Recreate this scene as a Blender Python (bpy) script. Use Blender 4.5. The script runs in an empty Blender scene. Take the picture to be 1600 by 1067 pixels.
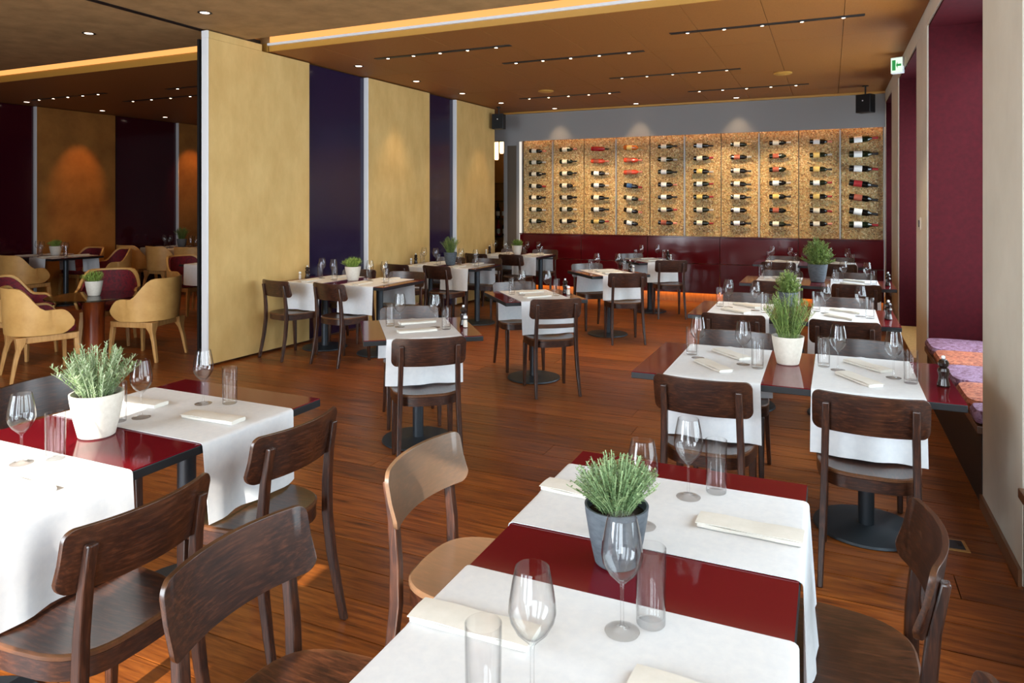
import bpy, bmesh, math, random
from mathutils import Vector, Matrix
random.seed(7)
R = math.radians
scene = bpy.context.scene
C = scene.collection
F_PX, HZ, CAM_H = 1100.0, 317.0, 1.58
YAW = math.atan((1297 - 800) / F_PX)

# ---------------------------------------------------------------- camera
cam = bpy.data.cameras.new('camera'); cam_o = bpy.data.objects.new('camera', cam); C.objects.link(cam_o)
cam_o.location = (0, 0, CAM_H); cam_o.rotation_euler = (R(90), 0, YAW)
cam.sensor_fit = 'HORIZONTAL'; cam.sensor_width = 36; cam.lens = F_PX * 36 / 1600
cam.shift_y = -(533.5 - HZ) / 1600; cam.clip_start = 0.05
scene.camera = cam_o

# ---------------------------------------------------------------- world, sun, window light, exposure
world = bpy.data.worlds.new('sky'); scene.world = world; world.use_nodes = True
bg = world.node_tree.nodes['Background']; bg.inputs[0].default_value = (0.78, 0.88, 1, 1); bg.inputs[1].default_value = 1.0

def lamp(name, kind, loc, energy, color, aim=None, **kw):
    l = bpy.data.lights.new(name, kind); l.energy = energy; l.color = color
    for k, v in kw.items(): setattr(l, k, v)
    o = bpy.data.objects.new(name, l); C.objects.link(o); o.location = loc
    if aim is not None:
        o.rotation_euler = (Vector(aim) - Vector(loc)).to_track_quat('-Z', 'Y').to_euler()
    return o

SUN = Vector((-0.08, 0.85, -0.5))
lamp('sun', 'SUN', (0, -8, 6), 9.5, (1.0, 0.93, 0.82), aim=Vector((0, -8, 6)) + SUN, angle=R(0.5))
DAY = (0.80, 0.91, 1.0)
WX = 0.72                                   # room face of the window wall
NICHES = [(-1.35, 0.42), (1.2, 3.5), (4.33, 6.63), (7.4, 9.3), (10.25, 11.4)]
for a, b in NICHES:                          # daylight in each window of the deep reveals
    lamp('window_daylight', 'AREA', (WX + 0.62, (a + b) / 2, 1.72), (44 if b < 4 else 60) * (b - a), DAY, aim=(0, (a + b) / 2, 1.6),
         shape='RECTANGLE', size=2.3, size_y=(b - a) * 0.9)
for x0, x1, pw in [(-5.3, -2.75, 105), (-1.55, -0.95, 75), (-0.55, 0.6, 55)]:   # added fill lamps for daylight from the unseen front behind the viewer
    lamp('blind_daylight', 'AREA', ((x0 + x1) / 2, -1.5, 1.45), pw * (x1 - x0), DAY, aim=((x0 + x1) / 2, 3, 1.3),
         shape='RECTANGLE', size=(x1 - x0), size_y=2.3)
vs = scene.view_settings
vs.view_transform = 'Standard'; vs.look = 'None'; vs.gamma = 1; vs.use_curve_mapping = False; vs.exposure = 0.22
cy = scene.cycles
cy.transparent_max_bounces = 24; cy.max_bounces = 8; cy.diffuse_bounces = 5; cy.glossy_bounces = 4
cy.sample_clamp_indirect = 6; cy.use_denoising = True; cy.caustics_reflective = False; cy.caustics_refractive = False

# ---------------------------------------------------------------- mesh helpers
class MB:
    def __init__(s): s.v = []; s.f = []
    def add(s, vs, fs):
        n = len(s.v); s.v += [tuple(p) for p in vs]; s.f += [tuple(i + n for i in f) for f in fs]; return s
    def box(s, x0, x1, y0, y1, z0, z1):
        return s.add([(x0,y0,z0),(x1,y0,z0),(x1,y1,z0),(x0,y1,z0),(x0,y0,z1),(x1,y0,z1),(x1,y1,z1),(x0,y1,z1)],
                     [(3,2,1,0),(4,5,6,7),(0,1,5,4),(1,2,6,5),(2,3,7,6),(3,0,4,7)])
    def loft(s, rings, cap=True, closed=True):
        n = len(rings[0]); vs = [p for r in rings for p in r]; fs = []
        for i in range(len(rings) - 1):
            for j in range(n if closed else n - 1):
                k = (j + 1) % n
                fs.append((i*n+j, i*n+k, (i+1)*n+k, (i+1)*n+j))
        if cap:
            fs.append(tuple(range(n - 1, -1, -1))); fs.append(tuple((len(rings)-1)*n + j for j in range(n)))
        return s.add(vs, fs)
    def lathe(s, prof, n=20, c=(0, 0), cap=True):
        return s.loft([[(c[0]+r*math.cos(2*math.pi*j/n), c[1]+r*math.sin(2*math.pi*j/n), z) for j in range(n)] for r, z in prof], cap)
    def prism(s, pts, z0, z1):
        return s.loft([[(x, y, z0) for x, y in pts], [(x, y, z1) for x, y in pts]])
    def grid(s, rows):
        return s.loft(rows, cap=False, closed=False)

def mesh(name, mb, mat, bevel=0.0, seg=2, smooth=27, fix=True):
    me = bpy.data.meshes.new(name); me.from_pydata(mb.v, [], mb.f)
    if fix or bevel:
        bm = bmesh.new(); bm.from_mesh(me)
        if fix: bmesh.ops.recalc_face_normals(bm, faces=bm.faces)
        if bevel:
            ed = [e for e in bm.edges if len(e.link_faces) == 2 and e.calc_face_angle(0) > R(38)]
            bmesh.ops.bevel(bm, geom=ed, offset=bevel, segments=seg, profile=0.5, affect='EDGES', clamp_overlap=True)
        bm.to_mesh(me); bm.free()
    me.materials.append(mat)
    if smooth:
        me.shade_smooth(); me.set_sharp_from_angle(angle=R(min(smooth, 20) if bevel else smooth))
    return me

CACHE = {}
def cached(key, fn):
    if key not in CACHE: CACHE[key] = fn()
    return CACHE[key]

def obj(name, me, parent=None, loc=(0, 0, 0), rot=(0, 0, 0), scale=(1, 1, 1), label=None):
    o = bpy.data.objects.new(name, me); C.objects.link(o)
    o.location = loc; o.rotation_euler = rot; o.scale = scale
    if parent is not None: o.parent = parent
    if label: o['label'] = label
    return o
def tag(o, label, cat, group=None):
    o['label'] = label; o['category'] = cat
    if group: o['group'] = group
    return o
def thing(name, label, cat, loc=(0, 0, 0), rotz=0.0, group=None):
    o = bpy.data.objects.new(name, None); C.objects.link(o)
    o.empty_display_size = 0.1; o.location = loc; o.rotation_euler = (0, 0, rotz)
    return tag(o, label, cat, group)
def struct(name, me, loc=(0, 0, 0), rot=(0, 0, 0)):
    o = obj(name, me, None, loc, rot); o['kind'] = 'structure'; return o

# ---------------------------------------------------------------- materials
def lin(c): return tuple(((x/255)/12.92 if x/255 <= 0.04045 else ((x/255+0.055)/1.055)**2.4) for x in c) + (1,)
class Mat:
    def __init__(s, name, color, rough=0.5, metal=0.0, coat=0.0, spec=0.5):
        s.m = bpy.data.materials.new(name); s.m.use_nodes = True
        s.t = s.m.node_tree; s.n = s.t.nodes; s.b = s.n['Principled BSDF']
        s.b.inputs['Base Color'].default_value = color if len(color) == 4 else lin(color)
        s.b.inputs['Roughness'].default_value = rough; s.b.inputs['Metallic'].default_value = metal
        s.b.inputs['Coat Weight'].default_value = coat; s.b.inputs['Coat Roughness'].default_value = 0.08
        s.b.inputs['Specular IOR Level'].default_value = spec
    def link(s, a, b): s.t.links.new(a, b)
    def node(s, kind, **kw):
        n = s.n.new(kind)
        for k, v in kw.items():
            if k in n.inputs: n.inputs[k].default_value = v
            else: setattr(n, k, v)
        return n
    def coords(s, scale=(1, 1, 1), src='Object', jitter=False):
        if src == 'World': out = s.node('ShaderNodeNewGeometry').outputs['Position']
        else: out = s.node('ShaderNodeTexCoord').outputs[src]
        mp = s.node('ShaderNodeMapping'); mp.inputs['Scale'].default_value = scale
        s.link(out, mp.inputs['Vector'])
        if jitter:
            oi = s.node('ShaderNodeObjectInfo'); mu = s.node('ShaderNodeMath', operation='MULTIPLY'); mu.inputs[1].default_value = 37.0
            s.link(oi.outputs['Random'], mu.inputs[0]); cx = s.node('ShaderNodeCombineXYZ')
            for i in range(3): s.link(mu.outputs[0], cx.inputs[i])
            s.link(cx.outputs[0], mp.inputs['Location'])
        return mp.outputs[0]
    def ramp(s, fac, stops):
        r = s.node('ShaderNodeValToRGB'); e = r.color_ramp.elements
        while len(e) < len(stops): e.new(0.5)
        for q, (p, c) in zip(e, stops): q.position = p; q.color = c if len(c) == 4 else lin(c)
        s.link(fac, r.inputs[0]); return r.outputs[0]
    def noise(s, vec, scale=5, detail=4, rough=0.55, dist=0.0):
        n = s.node('ShaderNodeTexNoise'); n.inputs['Scale'].default_value = scale; n.inputs['Detail'].default_value = detail
        n.inputs['Roughness'].default_value = rough; n.inputs['Distortion'].default_value = dist
        s.link(vec, n.inputs['Vector']); return n.outputs['Fac']
    def mix(s, fac, a, b, mode='MIX'):
        m = s.node('ShaderNodeMix', data_type='RGBA', blend_type=mode)
        for sock, v in ((m.inputs[0], fac), (m.inputs[6], a), (m.inputs[7], b)):
            if hasattr(v, 'is_linked'): s.link(v, sock)
            else: sock.default_value = v
        return m.outputs[2]
    def base(s, c): s.link(c, s.b.inputs['Base Color']); return s
    def bump(s, h, strength=0.2, dist=0.01):
        b = s.node('ShaderNodeBump'); b.inputs['Strength'].default_value = strength; b.inputs['Distance'].default_value = dist
        s.link(h, b.inputs['Height']); s.link(b.outputs[0], s.b.inputs['Normal']); return s

def noisy(name, c1, c2, rough, scale, detail=4, stretch=(1, 1, 1), bump=0.0, bdist=0.004, jitter=False, src='Object', **kw):
    m = Mat(name, c1, rough, **kw); v = m.coords(stretch, src, jitter); f = m.noise(v, scale, detail, 0.6)
    m.base(m.ramp(f, [(0.32, c1), (0.68, c2)]))
    if bump: m.bump(f, bump, bdist)
    return m.m
def emit(name, color, strength):
    m = Mat(name, (0, 0, 0)); m.b.inputs['Emission Color'].default_value = color if len(color) == 4 else lin(color)
    m.b.inputs['Emission Strength'].default_value = strength; return m.m
def glass_mat(name, tint=(1, 1, 1, 1), ior=1.45):
    m = bpy.data.materials.new(name); m.use_nodes = True; t = m.node_tree; t.nodes.clear()
    o = t.nodes.new('ShaderNodeOutputMaterial'); mx = t.nodes.new('ShaderNodeMixShader'); tr = t.nodes.new('ShaderNodeBsdfTransparent')
    gl = t.nodes.new('ShaderNodeBsdfGlossy'); fw = t.nodes.new('ShaderNodeLayerWeight'); fw.inputs[0].default_value = 0.5
    pw = t.nodes.new('ShaderNodeMath'); pw.operation = 'POWER'; pw.inputs[1].default_value = 5.0
    lw = t.nodes.new('ShaderNodeMath'); lw.operation = 'MULTIPLY_ADD'; lw.inputs[1].default_value = 0.9; lw.inputs[2].default_value = 0.04
    t.links.new(fw.outputs['Facing'], pw.inputs[0]); t.links.new(pw.outputs[0], lw.inputs[0])
    tr.inputs[0].default_value = tint; gl.inputs['Roughness'].default_value = 0.02
    p3 = t.nodes.new('ShaderNodeMath'); p3.operation = 'POWER'; p3.inputs[1].default_value = 3.0; t.links.new(fw.outputs['Facing'], p3.inputs[0])
    cm = t.nodes.new('ShaderNodeMix'); cm.data_type = 'RGBA'; cm.inputs[6].default_value = tint; cm.inputs[7].default_value = tuple(0.5*q for q in tint[:3]) + (1,)
    t.links.new(p3.outputs[0], cm.inputs[0]); t.links.new(cm.outputs[2], tr.inputs[0])
    t.links.new(lw.outputs[0], mx.inputs[0]); t.links.new(tr.outputs[0], mx.inputs[1]); t.links.new(gl.outputs[0], mx.inputs[2]); t.links.new(mx.outputs[0], o.inputs[0])
    return m

def chair_wood(name, stretch, wear=1.0, pale=0.0):
    m = Mat(name, (60, 34, 22), 0.34, coat=0.35); m.b.inputs['Coat Roughness'].default_value = 0.22
    v = m.coords(stretch, 'Object', True)
    g = m.noise(v, 9, 6, 0.62, 0.3); v2 = m.coords((1, 1, 1), 'Object', True); w = m.noise(v2, 7, 3)
    c = m.ramp(g, [(0.3, (26, 13, 9)), (0.5, (48, 25, 16)), (0.72, (84, 47, 29))])
    c = m.mix(m.ramp(w, [(0.52, (0, 0, 0)), (0.72, (110, 110, 110))]), c, lin((118, 72, 44)))
    geo = m.node('ShaderNodeNewGeometry'); e = m.ramp(geo.outputs['Pointiness'], [(0.53, (0, 0, 0)), (0.62, (int(190*wear),)*3)])
    c = m.mix(e, c, lin((150, 100, 62)))
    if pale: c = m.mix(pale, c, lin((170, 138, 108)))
    m.base(c); m.bump(g, 0.12, 0.002); return m.m
M = {}
M['wood_x'] = chair_wood('stained_wood_cross', (1.2, 14, 14)); M['wood_z'] = chair_wood('stained_wood_upright', (14, 14, 1.2), 0.35); M['wood_rim'] = chair_wood('stained_wood_rim', (3, 3, 14), 0.0); M['wood_y'] = chair_wood('stained_wood_seat', (12, 1.4, 12))
def plank_mat():
    m = Mat('oak_plank', (100, 55, 25), 0.36, coat=0.15); m.b.inputs['Coat Roughness'].default_value = 0.2
    v = m.coords((1.3, 16, 1), 'World', True); g = m.noise(v, 2.6, 7, 0.65, 0.6)
    v3 = m.coords((3.0, 9, 1), 'World', True); k = m.noise(v3, 1.7, 3, 0.5, 1.0)
    oi = m.node('ShaderNodeObjectInfo')
    c = m.ramp(g, [(0.27, (62, 29, 11)), (0.45, (142, 76, 29)), (0.75, (198, 118, 50))])
    tone = m.ramp(oi.outputs['Random'], [(0.0, (205, 200, 196)), (0.5, (228, 224, 220)), (1.0, (255, 248, 238))])
    c = m.mix(1.0, c, tone, 'MULTIPLY')
    c = m.mix(m.ramp(k, [(0.68, (0, 0, 0)), (0.78, (170, 170, 170))]), c, lin((38, 17, 8)))
    m.base(c); m.bump(g, 0.15, 0.003); return m.m
M['plank'] = plank_mat()
M['subfloor'] = Mat('subfloor', (20, 10, 6), 0.9).m
M['lacquer'] = Mat('oxblood_lacquer', (100, 13, 25), 0.08, spec=0.4).m
M['edge'] = Mat('black_edge', (18, 20, 23), 0.4).m
M['steel'] = Mat('graphite_steel', (62, 68, 74), 0.42, 0.6).m
M['cloth'] = noisy('white_linen', (216, 218, 221), (224, 225, 226), 0.85, 40, bump=0.05, bdist=0.001)
M['napkin'] = noisy('ivory_napkin', (218, 214, 204), (226, 222, 213), 0.8, 30, bump=0.08, bdist=0.002)
M['glass'] = glass_mat('clear_glass')
M['green_glass'] = glass_mat('table_glass', (0.75, 0.85, 0.8, 1), 1.5)
M['pane'] = glass_mat('window_pane', (0.96, 0.98, 0.98, 1))
M['gold'] = noisy('gold_plaster', (202, 166, 100), (218, 184, 118), 0.6, 6, 8, stretch=(1, 1, 0.45), bump=0.1, bdist=0.003, src='World')
M['gold_dim'] = noisy('ochre_plaster', (150, 96, 40), (178, 120, 54), 0.6, 3.0, 7, bump=0.1, src='World')
M['purple'] = Mat('aubergine_lacquer', (28, 21, 52), 0.2, coat=0.2).m
M['wine_red'] = Mat('burgundy_lacquer', (58, 8, 22), 0.14, coat=0.5).m
M['alu'] = Mat('white_aluminium', (232, 234, 236), 0.4).m
M['rail'] = Mat('brushed_rail', (150, 150, 148), 0.4, 0.3).m
M['cream'] = noisy('cream_concrete', (216, 211, 196), (230, 226, 212), 0.8, 1.7, 6, bump=0.08, src='World')
M['reveal'] = noisy('crimson_panel', (56, 5, 13), (68, 7, 17), 0.75, 28, 4, src='World', bump=0.03, spec=0.15)
M['ceiling'] = noisy('bronze_acoustic_panel', (140, 86, 30), (150, 94, 35), 0.6, 60, 2, src='World', bump=0.06, bdist=0.002)
M['ceil_up'] = noisy('brown_stucco', (150, 116, 70), (176, 138, 88), 0.8, 5, 8, src='World', bump=0.35, bdist=0.01)
M['fascia'] = Mat('ochre_fascia', (190, 140, 60), 0.5).m
M['grey'] = Mat('grey_plaster', (142, 141, 141), 0.8).m
M['black'] = Mat('matt_black', (14, 14, 15), 0.5).m
M['plinth'] = Mat('maroon_gloss', (70, 9, 15), 0.1, spec=0.35).m
M['led_warm'] = emit('warm_led', (255, 170, 90), 6.0)
M['led_cove'] = emit('cove_led', (255, 176, 98), 1.1)
M['led_orange'] = emit('orange_led', (255, 158, 62), 9.0)
M['bulb'] = emit('spot_lens', (255, 225, 190), 14.0)
M['bulb_dim'] = emit('spot_lens_dim', (255, 225, 200), 5.0)
M['ceramic'] = noisy('cream_ceramic', (214, 206, 192), (226, 219, 206), 0.6, 60, bump=0.04)
M['slate'] = noisy('slate_ceramic', (70, 77, 84), (96, 103, 110), 0.7, 30, stretch=(1, 1, 3), bump=0.1)
M['soil'] = noisy('soil', (30, 20, 12), (52, 36, 24), 0.95, 60)
def leaf(name, c1, c2):
    m = Mat(name, c1, 0.55); oi = m.node('ShaderNodeNewGeometry')
    m.base(m.ramp(oi.outputs['Random Per Island'], [(0, c1), (1, c2)])); return m.m
M['thyme'] = leaf('thyme_leaf', (92, 124, 78), (166, 190, 140)); M['lavender'] = leaf('silver_leaf', (110, 138, 84), (196, 208, 172)); M['rosemary'] = leaf('rosemary_leaf', (78, 108, 46), (156, 176, 100)); M['grassy'] = leaf('grass_leaf', (96, 130, 50), (164, 184, 90))
M['tan'] = noisy('tan_leather', (196, 148, 82), (214, 168, 100), 0.5, 7, 5, bump=0.05)
M['pale_wood'] = noisy('pale_oak', (176, 128, 70), (204, 156, 96), 0.45, 6, 5, stretch=(6, 6, 1))
def brocade(name, cols):
    m = Mat(name, cols[0], 0.7); v = m.coords((1, 1, 1), 'Object', True)
    vo = m.node('ShaderNodeTexVoronoi'); vo.inputs['Scale'].default_value = 26; nz = m.noise(v, 12, 4, 0.6, 2.0)
    m.link(v, vo.inputs['Vector'])
    c = m.ramp(nz, [(0.38, cols[0]), (0.48, cols[1]), (0.56, cols[2]), (0.64, cols[0])])
    m.base(m.mix(0.35, c, m.ramp(vo.outputs['Distance'], [(0.1, cols[2]), (0.5, cols[1])]))); return m.m
M['brocade_red'] = brocade('red_brocade', [(92, 12, 26), (126, 18, 34), (60, 20, 34)])
M['brocade_lilac'] = brocade('lilac_brocade', [(104, 50, 76), (158, 128, 156), (76, 18, 36)])
M['brocade_orange'] = brocade('orange_brocade', [(160, 70, 48), (196, 122, 90), (92, 18, 22)])
M['velvet'] = Mat('crimson_velvet', (104, 16, 28), 0.85).m
M['column_wood'] = noisy('cherry_wood', (120, 52, 22), (160, 76, 34), 0.25, 5, 6, stretch=(5, 5, 0.7))
def mosaic():
    m = Mat('crushed_glass_wall', (170, 130, 70), 0.35); v = m.coords((1, 1, 1), 'World')
    vo = m.node('ShaderNodeTexVoronoi'); vo.inputs['Scale'].default_value = 62; m.link(v, vo.inputs['Vector'])
    sp = m.node('ShaderNodeSeparateColor'); m.link(vo.outputs['Color'], sp.inputs[0])
    c = m.ramp(sp.outputs[0], [(0.0, (112, 78, 38)), (0.3, (168, 126, 70)), (0.55, (196, 158, 100)), (0.78, (150, 138, 84)), (1.0, (222, 196, 150))])
    m.base(c); m.bump(vo.outputs['Distance'], 0.6, 0.008); return m.m
M['mosaic'] = mosaic()

# ================================================================ STRUCTURE
def W(x, y): return (x - 0.0038 * y, y + 0.0038 * x)
BACK, CEIL, UP, SOF = 11.4, 3.18, 3.25, 5.72
XL = -12.4
# ---- floor of oak boards
floor = struct('floor', mesh('floor', MB().box(XL, WX + 0.75, -1.7, 13.6, -0.12, -0.022), M['subfloor']))
plank_me = mesh('plank', MB().box(-0.5, 0.5, -0.5, 0.5, -0.02, 0.0), M['plank'])
PW = 0.2; y = -0.1; n = 0; rest = MB()
while y < 11.9:
    xs = -6.2 if y < 3.2 else (-9.5 if y < 4.6 else XL)
    x = xs - random.uniform(0, 2.4)
    while x < WX + 0.7:
        L = random.uniform(2.6, 4.4); x1 = min(x + L, WX + 0.7); x0 = max(x, XL)
        if x1 - x0 > 0.05:
            obj('plank', plank_me, floor, ((x0 + x1)/2, y + PW/2, random.uniform(-0.0008, 0.0)), scale=(x1 - x0 - 0.004, PW - 0.006, 1)); n += 1
        x += L
    y += PW
far_me = MB().box(XL, WX + 0.7, -1.7, -0.1, -0.02, -0.0005); far_me.box(XL, -6.6, -0.1, 3.1, -0.02, -0.0005); far_me.box(XL, -11.9, 3.1, 4.6, -0.02, -0.0005)
obj('board_field', mesh('board_field', far_me, M['plank']), floor)

# ---- window wall: pillars, beam, crimson reveals, windows
mb = MB(); edges = [-1.7] + [q for n_ in NICHES for q in n_] + [BACK + 0.15]
for i in range(0, len(edges), 2):
    if edges[i+1] - edges[i] > 0.05: mb.box(WX, WX + 0.75, edges[i], edges[i+1], 0, 3.03)
mb.box(WX, WX + 0.75, -1.7, BACK + 0.15, 3.03, 3.5)
wall_r = struct('wall_right', mesh('wall_right', mb, M['cream'], bevel=0.006))
for i, (a, b) in enumerate(NICHES):
    obj('reveal_panel', mesh('reveal_panel', MB().box(WX + 0.012, WX + 0.7, b - 0.014, b - 0.001, 0.0, 3.02), M['reveal']), wall_r)
    obj('reveal_panel', mesh('reveal_panel', MB().box(WX + 0.012, WX + 0.7, a + 0.001, a + 0.014, 0.0, 3.02), M['reveal']), wall_r)
    obj('reveal_soffit', mesh('reveal_soffit', MB().box(WX + 0.012, WX + 0.7, a + 0.015, b - 0.015, 3.01, 3.028), M['reveal']), wall_r)
    w = struct('window_%d' % (i + 1), mesh('window_backing', MB().box(WX + 0.72, WX + 0.75, a, b, 0, 3.03), M['cream']))  # solid board behind the panes, added to block the sun
    fr = MB()
    for yy in (a + 0.016, (a + b)/2 - 0.03, b - 0.076): fr.box(WX + 0.52, WX + 0.58, yy, yy + 0.06, 0.42, 3.005)
    for zz in (0.42, 2.945): fr.box(WX + 0.522, WX + 0.578, a + 0.016, b - 0.016, zz, zz + 0.06)
    obj('window_frame', mesh('window_frame', fr, M['steel']), w)
    for yy in (a + 0.076, (a + b)/2 + 0.03):
        obj('pane', mesh('pane', MB().box(WX + 0.545, WX + 0.551, yy, yy + (b - a)/2 - 0.106, 0.48, 2.945), M['pane']), w)
    # bench in the reveal
    bn = thing('window_bench', ['timber bench under the window beside the viewer', 'timber bench under the window nearest the viewer', 'timber bench carrying the brocade seat cushions', 'low bare timber step in the second crimson window bay', 'short timber bench in the last window bay by the wine wall'][i], 'bench', (WX, (a + b)/2, 0))
    h = (b - a)/2 - 0.02; zb = 0.16 if i == 3 else 0.415
    obj('seat_board', mesh('seat_board', MB().box(-0.02, 0.5, -h, h, zb - 0.04, zb), M['pale_wood' if i == 3 else 'wood_y'], bevel=0.004), bn)
    obj('front_panel', mesh('front_panel', MB().box(0.0, 0.02, -h, h, 0.0, zb - 0.045), M['pale_wood'] if i == 3 else M['black']), bn)
def cushion(sx, sy, sz, mat):
    bm_ = MB(); rings = []
    for t, z in ((0.0, 0.0), (0.55, 0.0), (0.96, 0.08), (1.0, 0.35), (1.0, 0.6), (0.95, 0.85), (0.75, 0.97), (0.4, 1.0), (0.0, 1.0)):
        ring = []
        for j in range(28):
            a = 2*math.pi*j/28; cx, sn = math.cos(a), math.sin(a)
            ring.append((t*sx/2*math.copysign(abs(cx)**0.35, cx), t*sy/2*math.copysign(abs(sn)**0.35, sn), z*sz))
        rings.append(ring)
    return mesh('cushion', bm_.loft(rings), mat)
for i, (y0, y1) in enumerate([(6.1, 6.6), (5.59, 6.09), (5.08, 5.58), (4.57, 5.07), (4.36, 4.56)]):
    o = obj('seat_cushion', cushion(0.5, y1 - y0 + 0.01, 0.085, M['brocade_orange' if i % 2 else 'brocade_lilac']), None, (WX + 0.22, (y0 + y1)/2, 0.416))
    tag(o, ['lilac brocade cushion at the far end of the window bench', 'orange brocade cushion, second from the far end of bench', 'lilac brocade cushion in the middle of the window bench', 'orange brocade cushion beside the cream pillar on bench', 'lilac brocade cushion tucked behind the near cream pillar'][i], 'cushion', 'cushions on the window bench')
for i in range(0, len(edges), 2):
    if edges[i+1] - edges[i] > 0.05:
        o = struct('baseboard_%d' % (i//2 + 1), mesh('baseboard', MB().box(WX - 0.014, WX - 0.001, edges[i] + 0.002, edges[i+1] - 0.002, 0, 0.07), M['wood_y']))
o = thing('wall_switch', 'small cream switch plate on the second cream pillar', 'switch', (WX, 7.05, 1.4))
obj('plate', mesh('plate', MB().box(-0.012, -0.0005, -0.045, 0.045, -0.055, 0.055), M['ceramic'], bevel=0.003), o)
obj('rocker', mesh('rocker', MB().box(-0.018, -0.012, -0.025, 0.025, -0.03, 0.03), M['steel'], bevel=0.002), o)
o = thing('floor_outlet', 'brass floor outlet lid set into the boards by the pillar', 'outlet', (0.5, 3.8, 0.0), R(4))
obj('frame', mesh('frame', MB().box(-0.075, 0.075, -0.06, 0.06, 0.0, 0.004), M['pale_wood'], bevel=0.001), o)
obj('lid', mesh('lid', MB().box(-0.06, 0.06, -0.045, 0.045, 0.004, 0.006), M['steel'], bevel=0.001), o)
obj('pull', mesh('pull', MB().box(0.035, 0.052, -0.012, 0.012, 0.006, 0.008), M['black']), o)

# ---- back wall, wine wall recess
DX0, DX1 = -6.0, -5.31
mb = MB()
mb.box(-5.0, WX, BACK, BACK + 0.2, 2.72, 3.5); mb.box(-5.0, WX, BACK, BACK + 0.016, 2.67, 2.72)
mb.box(-5.0, WX, BACK + 0.17, BACK + 0.25, 0, 2.72)
mb.box(DX1, -5.0, BACK, BACK + 0.2, 0, 3.5)
mb.box(XL, DX0, BACK, BACK + 0.2, 0, 3.5); mb.box(DX0, DX1, BACK, BACK + 0.2, 2.69, 3.5)
wall_b = struct('wall_back', mesh('wall_back', mb, M['grey']))
bounds = [-4.99 + i * 0.5695 for i in range(11)]
for i in range(10):
    obj('mosaic_panel', mesh('mosaic_panel', MB().box(bounds[i] + 0.006, bounds[i+1] - 0.006, BACK + 0.135, BACK + 0.168, 1.05, 2.71), M['mosaic'], bevel=0.003), wall_b)
    if i % 2 == 0:
        obj('steel_rail', mesh('steel_rail', MB().box(bounds[i+1] - 0.012, bounds[i+1] + 0.012, BACK + 0.1, BACK + 0.134, 1.05, 2.66), M['rail'], bevel=0.003), wall_b)
obj('light_strip', mesh('light_strip', MB().box(-4.97, WX - 0.03, BACK + 0.03, BACK + 0.055, 2.705, 2.716), M['led_warm']), wall_b)
obj('light_strip', mesh('light_strip', MB().box(-5.0, -4.955, BACK - 0.02, BACK - 0.013, 0.02, 2.66), emit('jamb_light', (255, 246, 232), 0.75)), wall_b)
obj('door_jamb', mesh('door_jamb', MB().box(-5.06, -5.005, BACK - 0.012, BACK - 0.001, 0, 2.66).box(-5.31, -5.24, BACK - 0.012, BACK - 0.001, 0, 2.66).box(-5.24, -5.06, BACK - 0.012, BACK - 0.001, 2.6, 2.66), M['grey'], bevel=0.003), wall_b)
door = struct('door_1', mesh('door_leaf', MB().box(-5.238, -5.062, BACK - 0.006, BACK - 0.001, 0, 2.595), Mat('taupe_door', (86, 74, 60), 0.6).m))
# maroon plinth
pl = thing('display_plinth', 'long glossy maroon plinth below the lit wine wall', 'plinth', (0, BACK, 0))
pm = []
for i in range(5):
    x0, x1 = bounds[2*i] + 0.004, bounds[2*i + 2] - 0.004
    for z0, z1 in ((0.15, 0.615), (0.622, 1.03)):
        obj('panel', mesh('panel', MB().box(x0, x1, -0.03, -0.002, z0, z1), M['plinth'], bevel=0.003), pl)
obj('ledge', mesh('ledge', MB().box(-4.99, WX - 0.02, -0.04, 0.133, 1.032, 1.05), M['plinth'], bevel=0.003), pl)
obj('toe_kick', mesh('toe_kick', MB().box(-4.99, WX - 0.02, 0.06, 0.1, 0, 0.17), M['pale_wood']), pl)
obj('light_strip', mesh('light_strip', MB().box(-4.98, WX - 0.03, 0.002, 0.03, 0.156, 0.164), M['led_orange']), pl)
# bar glimpsed through the doorway
bar = thing('bar_shelf', 'lit bar shelving glimpsed through the narrow doorway', 'shelf', (-6.0, 12.7, 0))
obj('back_panel', mesh('back_panel', MB().box(-0.9, 0.9, 0.1, 0.14, 0, 2.9), M['gold_dim']), bar)
for z in (0.9, 1.25, 1.6, 1.95):
    obj('shelf', mesh('shelf', MB().box(-0.9, 0.9, -0.15, 0.1, z, z + 0.025), M['green_glass']), bar)
for s in (-0.9, 0.9): obj('upright', mesh('upright', MB().box(s - 0.02, s + 0.02, -0.15, 0.1, 0, 2.9), M['black']), bar)
struct('wall_bar', mesh('wall_bar', MB().box(XL, -4.0, 13.4, 13.5, 0, 3.5).box(-4.05, -4.0, BACK + 0.2, 13.4, 0, 3.5), M['grey']))
for i in range(2):
    pn = thing('pendant_lamp', ['glowing glass pendant seen through doorway, longer one', 'glowing glass pendant seen through doorway, shorter one'][i], 'lamp', (-5.79 + 0.09*i, 12.1 + 0.04*i, 0))
    obj('shade', mesh('shade', MB().lathe([(0.03, 2.4 + 0.12*i), (0.038, 2.42 + 0.12*i), (0.038, 2.74), (0.02, 2.76)], 16), emit('pendant_glow_%d' % i, (255, 214, 150), 5)), pn)
    obj('cable', mesh('cable', MB().lathe([(0.004, 2.76), (0.004, 3.24)], 6), M['black']), pn)
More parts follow.
